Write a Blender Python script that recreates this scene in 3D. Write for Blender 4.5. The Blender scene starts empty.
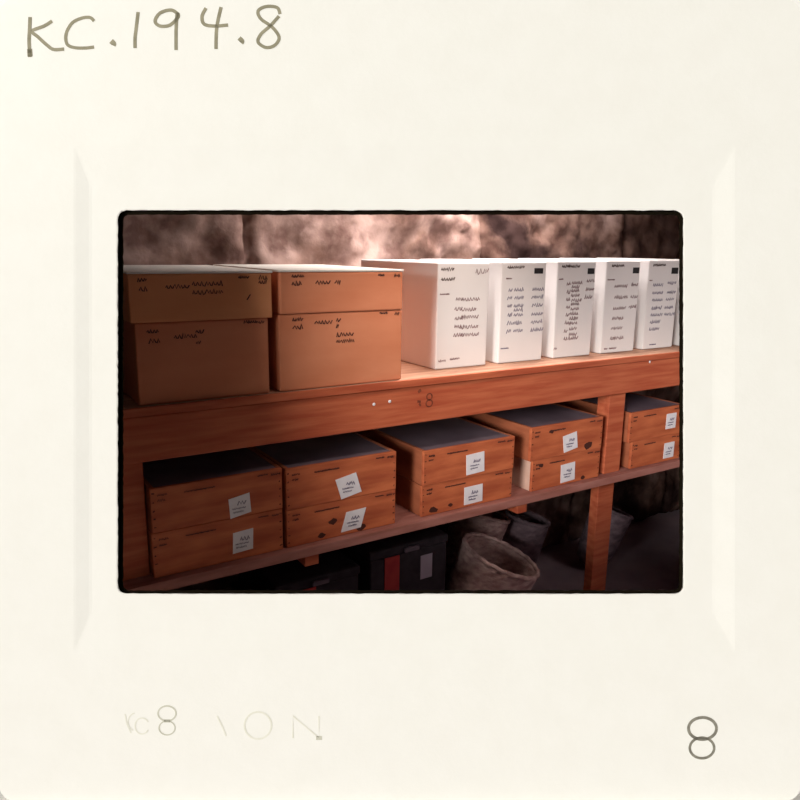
import bpy, bmesh, math, random
from mathutils import Vector, Matrix, noise
R = random.Random(7)
S = bpy.context.scene
C = S.collection

# ------------------------------------------------------------------ camera, world, light
CAM = Vector((0, 0, 1.54))                     # eye height above the storeroom floor
RT = Vector((0.8424, -0.5386, 0.0148)); UP = Vector((0.1020, 0.1865, 0.9771)); FW = Vector((0.5291, 0.8217, -0.2120))
FW.normalize(); RT = (RT - FW * RT.dot(FW)).normalized(); UP = RT.cross(FW)
cam = bpy.data.cameras.new('camera'); co = bpy.data.objects.new('camera', cam); C.objects.link(co)
VIEW = Matrix(((RT.x, UP.x, -FW.x), (RT.y, UP.y, -FW.y), (RT.z, UP.z, -FW.z)))
co.matrix_world = Matrix.Translation(CAM) @ VIEW.to_4x4()
cam.sensor_width = 36; cam.lens = 702.16 / 800 * 36; cam.clip_start = 0.02
S.camera = co

w = bpy.data.worlds.new('world'); S.world = w; w.use_nodes = True
w.node_tree.nodes['Background'].inputs[0].default_value = (1.0, 0.975, 0.92, 1)
w.node_tree.nodes['Background'].inputs[1].default_value = 0.045
S.view_settings.view_transform = 'Standard'; S.view_settings.look = 'None'
S.view_settings.exposure = 0.0; S.view_settings.gamma = 1.0; S.view_settings.use_curve_mapping = False

def area(name, loc, target, size, power, col, sy=None, spread=180):
    l = bpy.data.lights.new(name, 'AREA'); l.energy = power; l.color = col; l.size = size
    l.spread = math.radians(spread)
    if sy: l.shape = 'RECTANGLE'; l.size_y = sy
    o = bpy.data.objects.new(name, l); C.objects.link(o); o.location = loc
    o.rotation_euler = (Vector(target) - Vector(loc)).to_track_quat('-Z', 'Y').to_euler()
    return o
MC = CAM + FW * 1.4                             # middle of the slide mount
sl = bpy.data.lights.new('daylight', 'SUN'); sl.energy = 3.3; sl.angle = math.radians(18); sl.color = (1, 0.975, 0.92)
so = bpy.data.objects.new('daylight', sl); C.objects.link(so)
so.rotation_euler = (RT * -0.50 + UP * 0.03 - FW * 0.85).to_track_quat('Z', 'Y').to_euler()
area('overhead_fill', (1.85, 2.05, 2.42), (1.80, 2.22, 1.3), 1.1, 25, (1.0, 0.92, 0.88), 0.25, spread=110)  # added area lamp under the closed ceiling, brightens box tops and stone
area('mount_fill', MC - RT * 1.7 + UP * 1.3 - FW * 0.9, MC - RT * 0.3, 0.6, 5, (1, 0.98, 0.93))  # added fill lamp, no window there: brightens the mount's upper left
area('aisle_fill', (2.9, 0.35, 1.75), (2.25, 1.85, 1.3), 0.6, 2.3, (1.0, 0.88, 0.84), 0.6, spread=70)  # added fill lamp in the aisle for the right-hand box fronts
sp = bpy.data.lights.new('spot_fill', 'SPOT'); sp.energy = 49; sp.color = (1.0, 0.85, 0.74); sp.spot_size = math.radians(72); sp.spot_blend = 1.0; sp.shadow_soft_size = 0.15  # added spot with no real fixture, lifts the cartons and white boxes
spo = bpy.data.objects.new('spot_fill', sp); C.objects.link(spo); spo.location = (1.25, 1.16, 2.12)
spo.rotation_euler = (Vector((1.28, 1.85, 1.32)) - Vector(spo.location)).to_track_quat('-Z', 'Y').to_euler()

# ------------------------------------------------------------------ materials
def mat(name, col, rough=0.7, col2=None, scale=5.0, stretch=(1, 1, 1), bump=0.0, bscale=None, spec=0.3, contrast=(0.35, 0.65), detail=6, dist=0.0):
    m = bpy.data.materials.new(name); m.use_nodes = True
    nt = m.node_tree; b = nt.nodes['Principled BSDF']
    b.inputs['Base Color'].default_value = (*col, 1); b.inputs['Roughness'].default_value = rough
    b.inputs['Specular IOR Level'].default_value = spec
    tc = nt.nodes.new('ShaderNodeTexCoord'); mp = nt.nodes.new('ShaderNodeMapping')
    nt.links.new(tc.outputs['Object'], mp.inputs[0]); mp.inputs['Scale'].default_value = stretch
    if col2:
        n = nt.nodes.new('ShaderNodeTexNoise'); n.inputs['Scale'].default_value = scale
        n.inputs['Detail'].default_value = detail; n.inputs['Distortion'].default_value = dist
        r = nt.nodes.new('ShaderNodeValToRGB')
        r.color_ramp.elements[0].position = contrast[0]; r.color_ramp.elements[1].position = contrast[1]
        r.color_ramp.elements[0].color = (*col, 1); r.color_ramp.elements[1].color = (*col2, 1)
        nt.links.new(mp.outputs[0], n.inputs['Vector']); nt.links.new(n.outputs[0], r.inputs[0])
        nt.links.new(r.outputs[0], b.inputs['Base Color'])
    if bump:
        n2 = nt.nodes.new('ShaderNodeTexNoise'); n2.inputs['Scale'].default_value = bscale or scale * 3; n2.inputs['Detail'].default_value = 5
        bp = nt.nodes.new('ShaderNodeBump'); bp.inputs['Strength'].default_value = bump; bp.inputs['Distance'].default_value = 0.01
        nt.links.new(mp.outputs[0], n2.inputs['Vector']); nt.links.new(n2.outputs[0], bp.inputs['Height'])
        nt.links.new(bp.outputs[0], b.inputs['Normal'])
    return m
M = {}
M['card'] = mat('mount_card', (0.925, 0.915, 0.855), 0.85, (0.94, 0.932, 0.875), 14, bump=0.05, bscale=60, spec=0.1)
M['pencil'] = mat('pencil', (0.27, 0.25, 0.17), 0.8, (0.36, 0.33, 0.23), 40)
M['stamp'] = mat('stamp_ink', (0.19, 0.18, 0.145), 0.8, (0.30, 0.285, 0.23), 60)
M['faint'] = mat('faint_imprint', (0.80, 0.79, 0.68), 0.85, (0.86, 0.85, 0.75), 60)
M['faint_dark'] = mat('faint_imprint_dark', (0.58, 0.57, 0.46), 0.85, (0.68, 0.67, 0.57), 60)
M['film'] = mat('film_edge', (0.009, 0.007, 0.004), 0.9, spec=0.0)
M['beam'] = mat('beam_wood', (0.38, 0.075, 0.032), 0.65, (0.50, 0.13, 0.058), 4, (1.2, 6, 14), bump=0.15, bscale=6)
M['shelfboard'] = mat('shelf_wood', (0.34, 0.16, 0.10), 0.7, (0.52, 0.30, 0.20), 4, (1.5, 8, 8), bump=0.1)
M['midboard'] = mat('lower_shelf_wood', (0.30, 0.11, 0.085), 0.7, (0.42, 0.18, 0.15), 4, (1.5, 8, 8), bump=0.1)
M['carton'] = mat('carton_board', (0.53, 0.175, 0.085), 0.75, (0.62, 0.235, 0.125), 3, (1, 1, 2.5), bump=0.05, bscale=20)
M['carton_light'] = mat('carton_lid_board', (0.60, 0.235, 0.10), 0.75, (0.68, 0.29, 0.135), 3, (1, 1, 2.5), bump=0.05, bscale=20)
M['carton_top'] = mat('carton_top_lit', (0.72, 0.68, 0.62), 0.45, (0.80, 0.77, 0.72), 4, spec=0.5)  # brown carton tops coloured pale, the light from above is painted in
M['drawer'] = mat('box_wood', (0.36, 0.078, 0.032), 0.6, (0.54, 0.145, 0.058), 3.5, (1.5, 3, 9), bump=0.12, bscale=8)
M['drawer_side'] = mat('box_side_wood', (0.30, 0.085, 0.04), 0.6, (0.42, 0.13, 0.06), 4, (3, 1.5, 6), bump=0.1)
M['drawer_pale'] = mat('pale_side_wood', (0.58, 0.36, 0.28), 0.6, (0.66, 0.44, 0.36), 4, (3, 1.5, 6), bump=0.1)
M['slate'] = mat('lid_board', (0.11, 0.08, 0.105), 0.6, (0.16, 0.12, 0.15), 6, spec=0.3)
M['white'] = mat('white_board', (0.70, 0.67, 0.665), 0.55, (0.75, 0.725, 0.72), 3, spec=0.35)
M['ink'] = mat('printing_ink', (0.055, 0.022, 0.018), 0.8)
M['ink_red'] = mat('faded_ink', (0.22, 0.13, 0.14), 0.8)
M['ink_blue'] = mat('blue_ink', (0.17, 0.15, 0.22), 0.8)
M['black'] = mat('black_mark', (0.012, 0.01, 0.012), 0.7)
M['label'] = mat('paper_label', (0.70, 0.66, 0.70), 0.6, (0.78, 0.75, 0.79), 20)
M['knot'] = mat('wood_knot', (0.06, 0.016, 0.01), 0.8)
M['faded_paint'] = mat('faded_paint', (0.13, 0.03, 0.016), 0.8, (0.22, 0.055, 0.028), 60)
M['steel'] = mat('nail_head', (0.75, 0.72, 0.75), 0.35)
M['case'] = mat('dark_case_cloth', (0.022, 0.016, 0.022), 0.7, (0.035, 0.026, 0.034), 30, bump=0.1)
M['red'] = mat('red_cloth_band', (0.42, 0.035, 0.04), 0.7, (0.52, 0.055, 0.05), 20)
M['grey_label'] = mat('grey_label', (0.42, 0.36, 0.44), 0.7)
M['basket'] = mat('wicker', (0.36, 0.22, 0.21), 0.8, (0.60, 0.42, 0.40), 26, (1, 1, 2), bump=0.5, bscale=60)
M['basket_dim'] = mat('shaded_wicker', (0.12, 0.085, 0.10), 0.8, (0.22, 0.155, 0.18), 26, (1, 1, 2), bump=0.5, bscale=60)  # same wicker darkened, shade under the rack put into the colour
M['floor'] = mat('concrete_floor', (0.32, 0.25, 0.30), 0.85, (0.42, 0.33, 0.38), 5, bump=0.2)
M['plaster'] = mat('white_plaster', (0.92, 0.91, 0.87), 0.9, (0.96, 0.95, 0.91), 3, spec=0.1)
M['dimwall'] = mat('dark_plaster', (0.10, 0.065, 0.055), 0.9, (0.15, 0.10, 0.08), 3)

# rough stone wall: plastered pale stone with dark joints and darker hollows
def stone_mat():
    m = bpy.data.materials.new('rough_stone'); m.use_nodes = True
    nt = m.node_tree; L = nt.links; b = nt.nodes['Principled BSDF']; b.inputs['Roughness'].default_value = 0.9
    b.inputs['Specular IOR Level'].default_value = 0.15
    tc = nt.nodes.new('ShaderNodeTexCoord')
    def noise_(sc, det, dist=0.0):
        n = nt.nodes.new('ShaderNodeTexNoise'); n.inputs['Scale'].default_value = sc; n.inputs['Detail'].default_value = det
        n.inputs['Distortion'].default_value = dist; L.new(tc.outputs['Object'], n.inputs['Vector']); return n
    n1 = noise_(2.6, 6, 0.3); n2 = noise_(9, 8, 0.1)
    r1 = nt.nodes.new('ShaderNodeValToRGB'); e = r1.color_ramp.elements
    e[0].position = 0.36; e[0].color = (0.055, 0.030, 0.027, 1); e[1].position = 0.60; e[1].color = (0.47, 0.33, 0.29, 1)
    x = e.new(0.47); x.color = (0.24, 0.145, 0.115, 1)
    L.new(n1.outputs[0], r1.inputs[0])
    r2 = nt.nodes.new('ShaderNodeValToRGB'); e = r2.color_ramp.elements
    e[0].position = 0.38; e[0].color = (0.40, 0.34, 0.33, 1); e[1].position = 0.6; e[1].color = (1, 1, 1, 1)
    L.new(n2.outputs[0], r2.inputs[0])
    mx = nt.nodes.new('ShaderNodeMixRGB'); mx.blend_type = 'MULTIPLY'; mx.inputs[0].default_value = 1
    L.new(r1.outputs[0], mx.inputs[1]); L.new(r2.outputs[0], mx.inputs[2]); L.new(mx.outputs[0], b.inputs['Base Color'])
    bp = nt.nodes.new('ShaderNodeBump'); bp.inputs['Strength'].default_value = 0.5; bp.inputs['Distance'].default_value = 0.02
    L.new(n2.outputs[0], bp.inputs['Height']); L.new(bp.outputs[0], b.inputs['Normal'])
    return m
M['stone'] = stone_mat()

# ------------------------------------------------------------------ helpers
def obj(name, bm, m, parent=None, loc=None, rotz=0.0, smooth=False):
    me = bpy.data.meshes.new(name); bmesh.ops.recalc_face_normals(bm, faces=bm.faces); bm.to_mesh(me); bm.free()
    if smooth:
        for p in me.polygons: p.use_smooth = True
    o = bpy.data.objects.new(name, me); C.objects.link(o); me.materials.append(M[m])
    if parent: o.parent = parent
    if loc is not None: o.location = loc; o.rotation_euler = (0, 0, rotz)
    return o
def empty(name, loc, label, cat, group=None, rotz=0.0):
    o = bpy.data.objects.new(name, None); C.objects.link(o); o.location = loc; o.rotation_euler = (0, 0, rotz)
    o.empty_display_size = 0.05
    return tag(o, label, cat, group)
def tag(o, label, cat, group=None):
    o['label'] = label; o['category'] = cat
    if group: o['group'] = group
    return o
def struct(o): o['kind'] = 'structure'; return o
def box(bm, x0, x1, y0, y1, z0, z1, bev=0.0):
    vs = [bm.verts.new((x, y, z)) for z in (z0, z1) for x, y in ((x0, y0), (x1, y0), (x1, y1), (x0, y1))]
    fs = [bm.faces.new([vs[i] for i in q]) for q in ((3, 2, 1, 0), (4, 5, 6, 7), (0, 1, 5, 4), (1, 2, 6, 5), (2, 3, 7, 6), (3, 0, 4, 7))]
    if bev:
        es = {e for f in fs for e in f.edges}
        bmesh.ops.bevel(bm, geom=list(es), offset=bev, segments=2, affect='EDGES', profile=0.5)
    return bm
def B(*a, **k): return box(bmesh.new(), *a, **k)
def ribbon(bm, pts, width, frame, t=0.0006):
    """a pen stroke: flat ribbon with thickness; frame maps (a, b, h) -> 3D point"""
    n = len(pts); ring = []
    for i, p in enumerate(pts):
        a = pts[max(0, i - 1)]; c = pts[min(n - 1, i + 1)]
        d = Vector((c[0] - a[0], c[1] - a[1])); d = d.normalized() if d.length > 1e-9 else Vector((1, 0))
        nx, ny = -d.y, d.x
        wi = (width[i] if isinstance(width, (list, tuple)) else width) / 2
        q = []
        for s, h in ((-1, 0), (1, 0), (1, t), (-1, t)):
            q.append(bm.verts.new(frame(p[0] + nx * wi * s, p[1] + ny * wi * s, h)))
        ring.append(q)
    for r0, r1 in zip(ring, ring[1:]):
        for k in range(4):
            bm.faces.new((r0[k], r0[(k + 1) % 4], r1[(k + 1) % 4], r1[k]))
    bm.faces.new(ring[0]); bm.faces.new(ring[-1][::-1])
def arc(cx, cy, rx, ry, a0, a1, n=14):
    return [(cx + rx * math.cos(math.radians(a0 + (a1 - a0) * i / n)), cy + ry * math.sin(math.radians(a0 + (a1 - a0) * i / n))) for i in range(n + 1)]
def front_frame(x0, z0, y=0.0):                   # strokes on a face looking towards -Y
    return lambda a, b, h: (x0 + a, y - h, z0 + b)
def word(bm, x, z, length, h, frame, wd=0.0022):   # an unreadable run of small letters
    pts = []; a = x; cw = h * 0.62
    while a < x + length:
        n = R.choice((2, 3, 3, 4)); tall = R.choice((1.0, 0.7, 0.7, 0.75))
        for k in range(n):
            pts.append((a + cw * (k + R.uniform(-.25, .25)) / n, z + h * 0.5 * tall * (1 if k % 2 else -0.9) * R.uniform(0.5, 1)))
        a += cw
    if len(pts) > 1: ribbon(bm, pts, wd, frame)

# ------------------------------------------------------------------ room
YB = 2.46
struct(obj('floor', B(-3.5, 5.0, -2.2, YB + 0.3, -0.08, 0), 'floor'))
def stone_wall():
    bm = bmesh.new(); nx, nz = 230, 120; x0, x1 = 0.15, 4.4; g = []
    joints = [0.93, 2.02, 2.93, 3.7]
    for j in range(nz + 1):
        row = []
        for i in range(nx + 1):
            x = x0 + (x1 - x0) * i / nx; z = 2.45 * j / nz
            row_k = int(z / 0.42); jj = [q + 0.23 * (row_k % 2 - 1) * (1 if z < 1.45 else 0) for q in joints]
            dj = min(abs(x - q + 0.02 * noise.noise(Vector((x * 3, z * 6, q)))) for q in jj)
            dz = min(z % 0.42, 0.42 - z % 0.42)
            d = -0.030 * noise.fractal(Vector((x * 4, z * 5, 3)), 0.6, 2.1, 5) + 0.05 * math.exp(-(dj / 0.018) ** 2) + (0.03 * math.exp(-(dz / 0.02) ** 2) if z < 1.4 else 0)
            row.append(bm.verts.new((x, YB + d, z)))
        g.append(row)
    for j in range(nz):
        for i in range(nx): bm.faces.new((g[j][i], g[j][i + 1], g[j + 1][i + 1], g[j + 1][i]))
    bo = [g[0][0], g[0][-1], g[-1][-1], g[-1][0]]
    bk = [bm.verts.new((x, YB + 0.25, z)) for x, z in ((x0, 0), (x1, 0), (x1, 2.45), (x0, 2.45))]
    bm.faces.new(bk)
    bm.faces.new([*g[0], bk[1], bk[0]]); bm.faces.new([*g[-1], bk[2], bk[3]])
    bm.faces.new([*[r[0] for r in g], bk[3], bk[0]]); bm.faces.new([*[r[-1] for r in g], bk[2], bk[1]])
    return bm
struct(obj('wall_back', stone_wall(), 'stone', smooth=True))
struct(obj('wall_left', B(0.09, 0.15, 1.80, YB + 0.25, 0, 2.45), 'dimwall'))
struct(obj('wall_right', B(4.4, 4.5, -0.9, YB + 0.25, 0, 2.45), 'dimwall'))
# added front wall parallel to the mount, keeps outside light out; opening behind the aperture
HD = Vector((FW.x, FW.y, 0)).normalized(); SD = Vector((HD.y, -HD.x, 0))
def front_wall(d0, d1):
    bm = bmesh.new()
    def P(s, d, z): return SD * s + HD * d + Vector((0, 0, z))
    xs = [-0.865, -0.74, 0.74, 5.0]; zs = [0, 0.60, 1.70, 2.45]
    def slab(s0, s1, z0, z1):
        v = [bm.verts.new(P(s, d, z)) for z in (z0, z1) for s, d in ((s0, d0), (s1, d0), (s1, d1), (s0, d1))]
        for q in ((3, 2, 1, 0), (4, 5, 6, 7), (0, 1, 5, 4), (1, 2, 6, 5), (2, 3, 7, 6), (3, 0, 4, 7)): bm.faces.new([v[i] for i in q])
    slab(-3.2, xs[1], 0, 2.45); slab(xs[2], xs[3], 0, 2.45)
    slab(xs[1], xs[2], 0, zs[1]); slab(xs[1], xs[2], zs[2], 2.45)
    return bm
struct(obj('wall_front', front_wall(1.556, 1.576), 'plaster'))
struct(obj('bounce_stop', front_wall(1.5765, 1.586), 'dimwall'))  # added dark layer, unseen, stops bounce off the white wall
def ceiling():
    bm = bmesh.new()
    pts = [HD * 1.556 + SD * -3.0, HD * 1.556 + SD * 5.0, Vector((4.5, YB + 0.25, 0)), Vector((-1, YB + 0.25, 0))]
    lo = [bm.verts.new((p.x, p.y, 2.45)) for p in pts]; hi = [bm.verts.new((p.x, p.y, 2.53)) for p in pts]
    bm.faces.new(lo); bm.faces.new(hi[::-1])
    for i in range(4): bm.faces.new((lo[i], lo[(i + 1) % 4], hi[(i + 1) % 4], hi[i]))
    return bm
struct(obj('ceiling', ceiling(), 'dimwall'))

# ------------------------------------------------------------------ shelf rack
ZT = 1.54 - 0.391; ZM = 1.54 - 0.853
rack = empty('storage_rack', (0.30, 1.75, 0), 'two-level reddish wooden storage rack marked 8, holding all the boxes', 'shelf')
RX = 0.30; RY = 1.75
def rp(name, x0, x1, y0, y1, z0, z1, m, bev=0.002): return obj(name, B(x0 - RX, x1 - RX, y0 - RY, y1 - RY, z0, z1, bev=bev), m, rack)
rp('edge_strip', 0.27, 3.7, 1.742, 1.752, ZT - 0.022, ZT - 0.0005, 'beam', 0.001)
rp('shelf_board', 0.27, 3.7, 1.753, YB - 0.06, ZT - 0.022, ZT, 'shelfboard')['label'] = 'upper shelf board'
rp('shelf_board', 0.27, 3.7, 1.735, YB - 0.06, ZM - 0.029, ZM, 'midboard')['label'] = 'lower shelf board'
beam = rp('beam', 0.27, 3.7, 1.75, 1.79, 1.54 - 0.532, ZT - 0.024, 'beam', 0.003)
for x0, x1 in ((0.262, 0.378), (2.094, 2.184), (3.55, 3.66)):
    rp('post', x0, x1, 1.792, 1.832, 0, ZT - 0.023, 'beam', 0.003)
    rp('post', x0, x1, YB - 0.16, YB - 0.08, 0, ZT - 0.023, 'beam', 0.003)
rp('trim_strip', 2.088, 2.178, 1.768, 1.79, ZM + 0.001, 1.54 - 0.533, 'beam', 0.002)
for x in (0.80, 1.62, 2.9):
    rp('cleat', x, x + 0.045, 1.74, YB - 0.1, ZM - 0.061, ZM - 0.030, 'beam', 0.002)
bm = bmesh.new(); fr = front_frame(0, 0, -0.0)
# the painted 8 with smaller marks before it, on the beam
cx, cz = 1.235 - RX, 1.54 - 0.462
fr = front_frame(0, 0, 1.7495 - RY)
ribbon(bm, arc(cx, cz + 0.010, 0.010, 0.010, 0, 360, 18), 0.004, fr); ribbon(bm, arc(cx, cz - 0.011, 0.012, 0.011, 0, 360, 18), 0.004, fr)
ribbon(bm, [(cx - 0.04, cz + 0.035), (cx - 0.035, cz + 0.028)], 0.012, fr); ribbon(bm, [(cx - 0.045, cz), (cx - 0.032, cz - 0.003)], 0.008, fr)
ribbon(bm, [(cx - 0.038, cz - 0.008), (cx - 0.032, cz - 0.016)], 0.006, fr)
o = obj('painted_number', bm, 'faded_paint', rack)
def nail(x, z):
    bm = bmesh.new(); r = bmesh.ops.create_uvsphere(bm, u_segments=10, v_segments=6, radius=0.005)
    bmesh.ops.scale(bm, vec=(1, 0.45, 1), verts=bm.verts); bmesh.ops.translate(bm, vec=(x - RX, 1.7495 - RY, z), verts=bm.verts)
    obj('nail_head', bm, 'steel', rack, smooth=True)
nail(1.035, 1.54 - 0.455); nail(1.09, 1.54 - 0.452); nail(2.28, 1.54 - 0.42)

# ------------------------------------------------------------------ brown cartons on the upper shelf
def carton(x0, x1, y0, z0, z1, depth, m, texts, label, lidtop=True, name='archive_carton'):
    t = empty(name, (x0, y0, z0), label, 'box', 'brown cartons on the upper shelf')
    w_, h_ = x1 - x0, z1 - z0
    obj('body', B(0, w_, 0, depth, 0, h_ - (0.006 if lidtop else 0), bev=0.004), m, t)
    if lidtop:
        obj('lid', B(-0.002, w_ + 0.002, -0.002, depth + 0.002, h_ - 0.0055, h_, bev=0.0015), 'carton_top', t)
    bm = bmesh.new(); f = front_frame(0, 0, -0.0003)
    for fx, fz, ln, hh in texts: word(bm, fx * w_, h_ * (1 - fz), ln * w_, hh, f, 0.003)
    obj('printed_text', bm, 'ink', t)
    return t
ZS = ZT + 0.001
carton(0.372, 0.712, 1.757, ZS, 1.54 - 0.187, 0.52, 'carton', [(.08, .10, .07, .012), (.09, .22, .08, .016), (.27, .18, .15, .016), (.43, .13, .05, .013), (.43, .27, .04, .013), (.80, .04, .10, .010), (.90, .05, .07, .010)],
       'taller lower brown carton at the dark left end of the upper shelf', False)
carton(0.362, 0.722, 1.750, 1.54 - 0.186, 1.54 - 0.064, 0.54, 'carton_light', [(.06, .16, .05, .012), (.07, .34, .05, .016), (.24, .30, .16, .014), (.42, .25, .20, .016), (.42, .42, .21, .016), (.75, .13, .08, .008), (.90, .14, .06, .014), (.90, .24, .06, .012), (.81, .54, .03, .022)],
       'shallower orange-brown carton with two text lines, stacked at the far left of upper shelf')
carton(0.742, 1.135, 1.757, ZS, 1.54 - 0.180, 0.52, 'carton', [(.10, .07, .07, .014), (.10, .17, .07, .018), (.27, .12, .13, .016), (.44, .10, .03, .014), (.44, .18, .02, .014), (.44, .30, .13, .016), (.44, .39, .14, .016), (.80, .03, .06, .009), (.93, .05, .04, .014)],
       'taller lower brown carton beside the white boxes, printed lines near its middle', False)
carton(0.745, 1.132, 1.752, 1.54 - 0.179, 1.54 - 0.062, 0.54, 'carton', [(.09, .14, .08, .012), (.09, .30, .07, .016), (.27, .29, .11, .016), (.42, .29, .03, .016), (.78, .13, .05, .009), (.92, .15, .05, .012)],
       'shallower brown carton stacked next to the white boxes, top coloured as brightly lit')

# ------------------------------------------------------------------ white upright boxes
WB = [
    (1.328, 1.540, 'ink_red', [(.06, .06, .24, .014, 'ink'), (.06, .15, .26, .016, 'ink'), (.05, .29, .16, .006, 'ink_red'), (.72, .08, .25, .026, 'ink_red'), (.05, .92, .14, .010, 'ink_red'), (.27, .91, .18, .010, 'ink_red')],
     [(.34, .16, [.34, .43, .52, .60, .68]), (.46, .34, [.345, .44, .515, .61, .685])], None,
     'white upright box nearest the brown cartons, red stamp and five centred text rows'),
    (1.594, 1.800, 'ink_blue', [(.12, .05, .36, .014, 'ink'), (.1, .16, .12, .006, 'ink_red'), (.05, .85, .18, .006, 'ink_blue')],
     [(.16, .10, [.27, .35, .43, .52, .60, .68]), (.30, .22, [.27, .35, .43, .47, .52, .60, .68]), (.70, .28, [.27, .35, .43, .52, .60, .68])], (.72, .92, .06, .115),
     'second white upright box from the brown cartons, two columns of bluish text'),
    (1.856, 2.052, 'ink_red', [(.10, .05, .45, .014, 'ink'), (.04, .18, .10, .006, 'ink_red'), (.02, .90, .06, .012, 'ink_red')],
     [(.26, .08, [.23, .31, .39, .47, .55, .63, .72, .80]), (.38, .24, [.22, .26, .30, .35, .40, .44, .49, .54, .59, .64, .70, .76, .80]), (.76, .22, [.20, .29, .37])], (.78, .96, .07, .13),
     'middle white upright box, a long dense text column down to near its base'),
    (2.110, 2.302, 'ink_red', [(.15, .05, .36, .014, 'ink'), (.05, .20, .20, .005, 'ink_red'), (.10, .95, .10, .008, 'ink_red'), (.25, .95, .22, .010, 'ink_red')],
     [(.28, .42, [.27, .39, .51]), (.26, .40, [.62, .73, .84]), (.76, .22, [.26, .39, .50])], (.78, .97, .07, .135),
     'white upright box second from the right, widely spaced faint text rows'),
    (2.356, 2.545, 'ink_blue', [(.12, .05, .38, .014, 'ink'), (.04, .22, .08, .006, 'ink_red'), (.22, .95, .2, .006, 'ink_blue')],
     [(.18, .36, [.27, .36, .44, .53, .61, .69, .77]), (.64, .30, [.25, .36, .44, .53, .61])], (.74, .96, .08, .15),
     'rightmost fully visible white upright box, two columns of grey-blue text'),
    (2.600, 2.790, 'ink_red', [(.12, .05, .38, .014, 'ink')], [(.2, .4, [.3, .4, .5, .6])], (.76, .96, .08, .15),
     'white upright box cut off at the right edge, only a thin strip showing'),
]
for x0, x1, ik, heads, cols, sq, lab in WB:
    ztop = 1.54 - 0.045 + (x0 - 1.3) * 0.010
    t = empty('file_box', (x0, 1.85, ZS), lab, 'box', 'white file boxes on the upper shelf')
    w_, h_ = x1 - x0, ztop - ZS
    obj('body', B(0, w_, 0, 0.50, 0, h_, bev=0.004), 'white', t)
    f = front_frame(0, 0, -0.0003); bms = {}
    for fx, fz, ln, hh, ink in heads:
        word(bms.setdefault(ink, bmesh.new()), fx * w_, h_ * (1 - fz), ln * w_, hh, f, 0.0038 if ink == 'ink' else 0.0025)
    b = bms.setdefault(ik, bmesh.new())
    for fx, ln, rows in cols:
        for r in rows: word(b, fx * w_ + R.uniform(-.003, .003), h_ * (1 - r), ln * w_ * R.uniform(.8, 1), 0.018, f, 0.0032)
    for k, b in bms.items(): obj('printed_text' if k == 'ink' else 'handwriting', b, k, t)
    if sq:
        obj('index_mark', B(w_ * sq[0], w_ * sq[1], -0.001, 0.001, h_ * (1 - sq[3]), h_ * (1 - sq[2])), 'black', t)

# ------------------------------------------------------------------ wooden boxes on the lower shelf
def wooden_box(x0, x1, y0, z0, z1, lab_at, rot, label, side='drawer_side', marks=(), depth=0.52, tape=None):
    t = empty('wooden_box', (x0, y0, z0), label, 'box', 'wooden boxes on the lower shelf')
    w_, h_ = x1 - x0, z1 - z0; th = 0.012
    obj('front_panel', B(0, w_, 0, th, 0, h_, bev=0.002), 'drawer', t)
    obj('back_panel', B(0, w_, depth - th, depth, 0, h_, bev=0.002), 'drawer', t)
    for s in (0, w_ - th):
        o = obj('side_panel', B(s, s + th, th, depth - th, 0, h_, bev=0.001), side, t)
        if side == 'drawer_pale': o['label'] = 'pale side panel'
    obj('base', B(th, w_ - th, th, depth - th, 0.002, 0.010), 'drawer', t)
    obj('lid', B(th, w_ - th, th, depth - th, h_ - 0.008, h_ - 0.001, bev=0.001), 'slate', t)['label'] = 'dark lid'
    f = front_frame(0, 0, -0.0003); bm = bmesh.new()
    for fx, fz, ln, hh in ((.05, .16, .06, .008), (.05, .28, .05, .008), (.24, .18, .22, .006), (.80, .10, .08, .006), (.91, .12, .05, .009)):
        word(bm, fx * w_, h_ * (1 - fz), ln * w_, hh, f)
    obj('printed_text', bm, 'ink', t)
    bm = bmesh.new()                                    # nailed corner joints
    for k in range(5):
        z = h_ * (0.12 + 0.19 * k)
        for xx in (0.006, w_ - 0.008):
            ribbon(bm, [(xx - 0.003 + R.uniform(0, .002), z + R.uniform(-.003, .003)), (xx + R.uniform(0, .006), z + 0.001)], R.uniform(.0015, .004), f)
    obj('joint', bm, 'knot', t)
    for fx, fz, r in marks:
        bm = bmesh.new()
        pts = [(fx * w_ + r * R.uniform(.7, 1.2) * math.cos(a * .7), (1 - fz) * h_ + r * .7 * R.uniform(.6, 1.2) * math.sin(a * .7)) for a in range(9)]
        vs = [bm.verts.new((p[0], -0.0006, p[1])) for p in pts]; bm.faces.new(vs)
        g = bmesh.ops.extrude_face_region(bm, geom=list(bm.faces)); bmesh.ops.translate(bm, vec=(0, 0.002, 0), verts=[v for v in g['geom'] if isinstance(v, bmesh.types.BMVert)])
        obj('knot', bm, 'knot', t)
    # paper label, stuck on at a slight angle
    lx, lz, lw, lh, shear = lab_at
    bm = bmesh.new(); box(bm, -lw / 2, lw / 2, -0.0015, 0, -lh / 2, lh / 2)
    for v in bm.verts: v.co.x += v.co.z * shear
    bmesh.ops.rotate(bm, verts=bm.verts, matrix=Matrix.Rotation(rot, 3, 'Y'))
    bmesh.ops.translate(bm, verts=bm.verts, vec=(lx, 0, lz))
    la = obj('paper_label', bm, 'label', t)
    bm = bmesh.new(); f2 = front_frame(lx, lz, -0.0018)
    word(bm, -0.008, 0.008, 0.022, 0.016, f2, 0.003)
    word(bm, -0.022, -0.006, 0.036, 0.007, f2, 0.0015); word(bm, -0.020, -0.016, 0.030, 0.007, f2, 0.0015)
    obj('handwriting', bm, 'ink_blue', la)
    return t
zb = ZM + 0.001
Yf = 1.76
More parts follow.
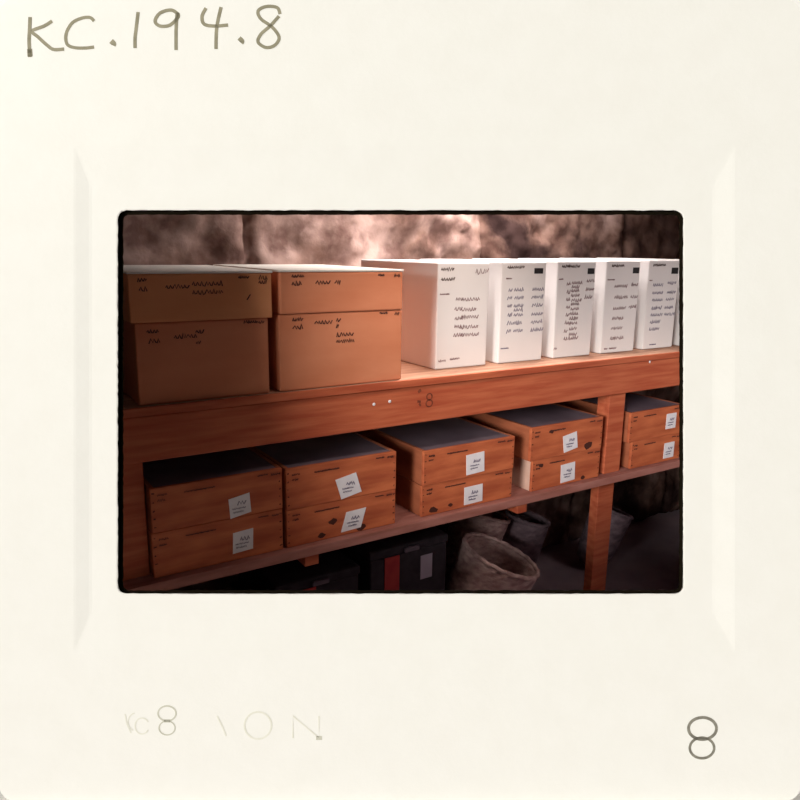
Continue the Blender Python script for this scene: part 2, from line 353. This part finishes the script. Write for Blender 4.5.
wooden_box(0.381, 0.742, Yf, zb, 1.54 - 0.728, (0.242, 0.052, 0.058, 0.060, 0.1), -0.06, 'bottom wooden box in the darkest stack, at the left end of lower shelf')
wooden_box(0.383, 0.742, Yf - .002, 1.54 - 0.727, 1.54 - 0.607, (0.234, 0.032 + .0, 0.060, 0.056, 0.1), -0.16, 'top wooden box in the darkest stack, at the left end of lower shelf')
wooden_box(0.754, 1.122, Yf, zb, 1.54 - 0.738, (0.218, 0.043, 0.068, 0.060, 0.35), -0.04, 'bottom wooden box of second stack from the left, strongly slanted label', marks=((.40, .55, .014), (.66, .88, .016), (.30, .86, .012)))
wooden_box(0.754, 1.122, Yf - .002, 1.54 - 0.737, 1.54 - 0.614, (0.200, 0.040, 0.070, 0.066, -0.12), -0.18, 'top wooden box of second stack from the left, white label near its middle')
wooden_box(1.222, 1.606, Yf, zb, 1.54 - 0.747, (0.212, 0.040, 0.078, 0.062, 0.0), -0.02, 'bottom wooden box of the stack left of the gap, centred square label', marks=((.12, .85, .018), (.30, .8, .010)), tape=None)
wooden_box(1.224, 1.606, Yf - .004, 1.54 - 0.746, 1.54 - 0.630, (0.210, 0.045, 0.076, 0.070, 0.0), -0.05, 'top wooden box of the third stack from the left, dark lid, near-square label')
wooden_box(1.700, 2.050, Yf, zb, 1.54 - 0.736, (0.180, 0.045, 0.072, 0.070, 0.0), -0.05, 'bottom wooden box left of the post, pale side panel showing', 'drawer_pale', marks=((.12, .2, .012), (.75, .9, .012)))
wooden_box(1.682, 2.048, Yf - .004, 1.54 - 0.735, 1.54 - 0.612, (0.196, 0.046, 0.070, 0.064, 0.0), -0.16, 'top wooden box left of the post, with a dark knot at its right end', marks=((.80, .84, .024), (.27, .2, .012)))
wooden_box(2.232, 2.540, Yf, zb, 1.54 - 0.740, (0.235, 0.046, 0.064, 0.066, 0.0), 0.0, 'bottom wooden box in the bay right of the post')
wooden_box(2.205, 2.538, Yf - .004, 1.54 - 0.739, 1.54 - 0.618, (0.252, 0.060, 0.062, 0.064, 0.0), 0.0, 'top wooden box in the bay right of the post')

# ------------------------------------------------------------------ things on the floor under the rack
def dark_case(x0, x1, y0, y1, h, stripe, lab, label):
    t = empty('storage_case', (x0, y0, 0), label, 'case', 'dark cases on the floor under the rack')
    w_ = x1 - x0
    obj('body', B(0, w_, 0, y1 - y0, 0, h - 0.032, bev=0.006), 'case', t)
    obj('lid', B(-0.004, w_ + 0.004, -0.004, y1 - y0 + 0.004, h - 0.031, h, bev=0.006), 'case', t)
    obj('band', B(stripe[0], stripe[1], -0.0035, 0.0, 0.01, h - 0.034, bev=0.001), 'red', t)['label'] = 'red cloth band'
    bm = bmesh.new(); b0 = w_ * 0.36; box(bm, w_ * 0.5 - 0.03, w_ * 0.5 + 0.03, -0.016, -0.005, h - 0.026, h - 0.010, 0.003); obj('clasp', bm, 'slate', t)
    if lab:
        obj('paper_label', B(lab[0], lab[1], -0.002, 0, lab[2], lab[3]), 'grey_label', t)['label'] = 'grey paper label'
    return t
dark_case(1.115, 1.435, 1.90, 2.25, 0.535, (0.055, 0.115), (0.205, 0.255, 0.385, 0.475), 'dark case with red band and grey label, beside the large leaning basket')
dark_case(0.775, 1.07, 1.90, 2.25, 0.500, (0.085, 0.135), None, 'leftmost dark case under the rack, one short red band visible')

def basket(loc, r, h, tilt_axis, tilt, m, label, rz=0.0):
    t = empty('basket', loc, label, 'basket', 'open baskets on the floor under the rack')
    bm = bmesh.new(); N_ = 48
    prof = [(0.0, 0.0), (0.60, 0.0), (0.74, 0.08), (0.86, 0.30), (0.94, 0.60), (1.0, 0.96), (0.95, 0.96), (0.89, 0.60), (0.80, 0.30), (0.66, 0.12), (0.0, 0.07)]
    # denser outer wall for the weave
    out = []
    for (a, b), (c, d) in zip(prof, prof[1:]):
        k = 9 if abs(d - b) > 0.15 else 1
        for i in range(k): out.append((a + (c - a) * i / k, b + (d - b) * i / k))
    out.append(prof[-1])
    rings = []
    for j, (pr, pz) in enumerate(out):
        if pr == 0: rings.append([bm.verts.new((0, 0, pz * h))]); continue
        rings.append([bm.verts.new(((pr * r + (0.0022 if (i + j) % 2 else -0.0022) * (0.05 < pz < .95)) * math.cos(2 * math.pi * i / N_), (pr * r + (0.0022 if (i + j) % 2 else -0.0022) * (0.05 < pz < .95)) * math.sin(2 * math.pi * i / N_), pz * h)) for i in range(N_)])
    for a, b in zip(rings, rings[1:]):
        for i in range(N_):
            k = (i + 1) % N_
            if len(a) == 1: bm.faces.new((a[0], b[i], b[k]))
            elif len(b) == 1: bm.faces.new((a[i], a[k], b[0]))
            else: bm.faces.new((a[i], a[k], b[k], b[i]))
    rim = bmesh.new()
    for i in range(N_):
        pass
    vs = []
    for i in range(72):
        a = 2 * math.pi * i / 72; ring = []
        for k in range(8):
            q = 2 * math.pi * k / 8; rr = 0.0085 + 0.0018 * math.sin(18 * a + q)
            ring.append(rim.verts.new(((r * 0.975 + rr * math.cos(q)) * math.cos(a), (r * 0.975 + rr * math.cos(q)) * math.sin(a), h * 0.97 + rr * math.sin(q))))
        vs.append(ring)
    for i in range(72):
        for k in range(8):
            rim.faces.new((vs[i][k], vs[(i + 1) % 72][k], vs[(i + 1) % 72][(k + 1) % 8], vs[i][(k + 1) % 8]))
    # tilt about the base edge, so the basket leans with its base rim on the floor
    rot = Matrix.Rotation(tilt, 3, Vector(tilt_axis))
    for b in (bm, rim):
        bmesh.ops.rotate(b, verts=b.verts, matrix=rot)
    low = min(v.co.z for v in bm.verts)
    for b in (bm, rim): bmesh.ops.translate(b, verts=b.verts, vec=(0, 0, -low))
    obj('basket_body', bm, m, t, smooth=True); obj('rim', rim, m, t, smooth=True)
    return t
basket((1.545, 1.95, 0.0), 0.155, 0.41, (0.6, 1, 0), math.radians(22), 'basket', 'large open wicker basket leaning right beside the dark cases')
basket((1.69, 2.22, 0.0), 0.12, 0.46, (0.2, 1, 0), math.radians(20), 'basket', 'open wicker basket half hidden behind the large leaning basket')
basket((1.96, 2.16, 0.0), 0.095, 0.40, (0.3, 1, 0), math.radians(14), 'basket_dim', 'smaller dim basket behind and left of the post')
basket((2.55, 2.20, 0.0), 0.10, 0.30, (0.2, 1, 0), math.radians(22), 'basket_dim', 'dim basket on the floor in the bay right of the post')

# ------------------------------------------------------------------ the slide mount
D = 1.4; K = D / 702.16
def L(x, y): return ((x - 400) * K, (400 - y) * K)
YBOT = -401 * K
mount = bpy.data.objects.new('slide_mount', None); C.objects.link(mount)
mount.matrix_world = Matrix.Translation(MC + UP * YBOT) @ VIEW.to_4x4()
tag(mount, 'cream card slide mount framing the view of boxes, handwritten KC.194.8 at top left', 'slide mount')
def ml(x, y, h): a, b = L(x, y); k = 1 - h / D; return (a * k, b * k - YBOT, h)
def rrect(x0, y0, x1, y1, r, z, nside=24, nc=6, jit=0.0):
    pts = []
    def side(a, b):
        for i in range(nside): pts.append((a[0] + (b[0] - a[0]) * i / nside, a[1] + (b[1] - a[1]) * i / nside))
    def corner(cx, cy, a0):
        for i in range(nc): a = math.radians(a0 + 90 * i / nc); pts.append((cx + r * math.cos(a), cy - r * math.sin(a)))
    # y grows downwards as in the picture
    side((x0 + r, y1), (x1 - r, y1)); corner(x1 - r, y1 - r, -90)
    side((x1, y1 - r), (x1, y0 + r)); corner(x1 - r, y0 + r, 0)
    side((x1 - r, y0), (x0 + r, y0)); corner(x0 + r, y0 + r, 90)
    side((x0, y0 + r), (x0, y1 - r)); corner(x0 + r, y1 - r, 180)
    return [(p[0] + R.uniform(-jit, jit), p[1] + R.uniform(-jit, jit), z) for p in pts]
def loops(rings, closed=True):
    bm = bmesh.new(); V = [[bm.verts.new(ml(*p)) for p in r] for r in rings]; n = len(V[0])
    seq = list(zip(V, V[1:])) + ([(V[-1], V[0])] if closed else [])
    for a, b in seq:
        for i in range(n): bm.faces.new((a[i], a[(i + 1) % n], b[(i + 1) % n], b[i]))
    return bm
T = -0.0042                                           # the middle of the mount is pressed in
NS = 90
body = loops([
    rrect(-1, -1, 801, 801, 16, 0.0, NS), rrect(73.5, 146, 735, 652, 3, 0.0, NS), rrect(76, 149, 732.5, 649, 3, -0.0004, NS),
    rrect(89, 182, 715, 618, 3, T + 0.0004, NS), rrect(92, 186, 712, 614, 3, T, NS),
    rrect(116.5, 209, 684.5, 595, 10, T, NS), rrect(117.7, 210.2, 683.3, 593.8, 9, T - 0.001, NS, jit=0.35),
    rrect(118, 210.5, 683, 593.5, 9, T - 0.010, NS, jit=0.35),
    rrect(110, 200, 690, 604, 9, T - 0.011, NS), rrect(8, 8, 792, 792, 14, T - 0.011, NS), rrect(-1, -1, 801, 801, 16, -0.004, NS)])
obj('card_body', body, 'card', mount)
film = loops([rrect(112, 204, 689, 600, 9, T - 0.0115, NS), rrect(123, 214.5, 679.5, 590.5, 6, T - 0.0115, NS, jit=0.45),
              rrect(123.2, 214.7, 679.3, 590.3, 6, T - 0.013, NS, jit=0.4), rrect(112, 204, 689, 600, 9, T - 0.013, NS)])
obj('film_border', film, 'film', mount)['label'] = 'black rough-edged film border'
def writing(name, strokes, m, h=0.0002):
    bm = bmesh.new()
    for s in strokes:
        pts, wd = s
        pts2 = [(p[0], -p[1]) for p in pts]
        wl = [x for x in wd] if isinstance(wd, (list, tuple)) else wd
        ribbon(bm, pts2, wl, lambda a, b, t: ml(a, -b, h + t), 0.0003)
    return obj(name, bm, m, mount)
def sm(pts, k=5):                                    # smooth a hand-drawn stroke
    out = []
    P_ = [pts[0]] + list(pts) + [pts[-1]]
    for i in range(1, len(P_) - 2):
        p0, p1, p2, p3 = [Vector(P_[j]) for j in (i - 1, i, i + 1, i + 2)]
        for s in range(k):
            t = s / k; q = 0.5 * ((2 * p1) + (p2 - p0) * t + (2 * p0 - 5 * p1 + 4 * p2 - p3) * t * t + (3 * p1 - p0 - 3 * p2 + p3) * t ** 3)
            out.append((q.x, q.y))
    out.append(tuple(pts[-1])); return out
writing('handwriting', [
    (sm([(30, 17), (29.5, 30), (29, 42), (30, 57)]), 3.6), (sm([(29.5, 49), (30, 56.5)]), 5),
    (sm([(52, 21), (44, 26), (32, 31), (38, 37), (48, 46), (54, 49.5), (64, 49)]), 3.4),
    (sm([(94, 21), (90, 17.5), (82, 18), (72, 23), (66, 34), (67, 44), (74, 47.5), (85, 48), (94, 47)]), 3.2),
    (sm([(111, 41), (113.5, 43.5), (113, 45.5)]), 5.2),
    (sm([(138, 12), (136.5, 25), (135, 38), (135, 48)]), 3.4),
    (sm([(178, 14), (171, 10), (160, 13), (155, 21), (160, 26), (170, 25), (178, 17), (177, 14), (176, 30), (176, 50)]), 3.4),
    (sm([(206, 8), (202, 16), (204, 24), (214, 26), (228, 25)]), 3.4), (sm([(221, 7), (217, 25), (216, 40), (216, 49)]), 3.4),
    (sm([(239, 38), (242, 41), (241, 43)]), 4.6),
    (sm([(280, 14), (277, 7.5), (266, 6.5), (258, 11), (261, 19), (272, 27), (279, 37), (275, 45), (266, 47.5), (258, 42), (261, 34), (270, 26), (279, 16)]), 3.3)], 'pencil')
writing('stamped_number', [(arc(702.5, 728.5, 14, 11, 0, 360, 40), 3.0), (arc(702, 748, 12.2, 10.3, 0, 360, 40), 2.6)], 'stamp')
writing('faded_number', [(arc(167, 713.5, 9, 7.5, 0, 360, 24), 1.6), (arc(167, 728, 8, 7, 0, 360, 24), 1.3), ([(164, 721), (170, 721)], 3)], 'faint_dark')
writing('faded_lettering', [
    (arc(142, 726, 7, 8, 30, 330, 16), 1.4), (sm([(125, 714), (127, 724), (131, 733)]), 1.2), (arc(136, 722, 8, 9, 110, 260, 12), 1.2),
    ([(217, 716), (223, 728), (226, 736)], 1.6),
    (arc(258, 725.5, 13.5, 13.5, 0, 360, 26), 1.8),
    ([(293, 738), (293, 716), (319, 738), (319, 716)], 1.8)], 'faint')
writing('ink_spot', [([(316, 738), (322, 738)], 4)], 'faint_dark')
# added side cheeks, unseen, blocking light leaks between the leaning mount and the opening in the wall
def cheek(s0, s1):
    bm = bmesh.new(); q = []
    for s in (s0, s1):
        ring = []
        for z in (mount_z0, 1.95):
            pz = MC + UP * ((z - MC.z) / UP.z); ring.append((pz.dot(HD) + 0.032, z))
        ring += [(1.5555, 1.95), (1.5555, mount_z0)]
        q.append([bm.verts.new(SD * s + HD * d + Vector((0, 0, z))) for d, z in ring])
    bm.faces.new(q[0]); bm.faces.new(q[1][::-1])
    for i in range(4): bm.faces.new((q[0][i], q[0][(i + 1) % 4], q[1][(i + 1) % 4], q[1][i]))
    return bm
mount_z0 = 0.52
struct(obj('light_block_1', cheek(-0.765, -0.745), 'dimwall')); struct(obj('light_block_2', cheek(0.745, 0.765), 'dimwall'))
# a plain low ledge that carries the mount, just below the picture
mb = MC + UP * YBOT
bm = bmesh.new()
dd = mb.dot(HD)
v = []
for top in (0, 1):
    for s, d in ((-0.82, dd - 0.02), (0.82, dd - 0.02), (0.82, 1.554), (-0.82, 1.554)):
        p = HD * d + SD * s; v.append(bm.verts.new((p.x, p.y, (mb.z - 0.004 + RT.z * s) * top)))
for q in ((3, 2, 1, 0), (4, 5, 6, 7), (0, 1, 5, 4), (1, 2, 6, 5), (2, 3, 7, 6), (3, 0, 4, 7)): bm.faces.new([v[i] for i in q])
struct(obj('trim_1', bm, 'plaster'))
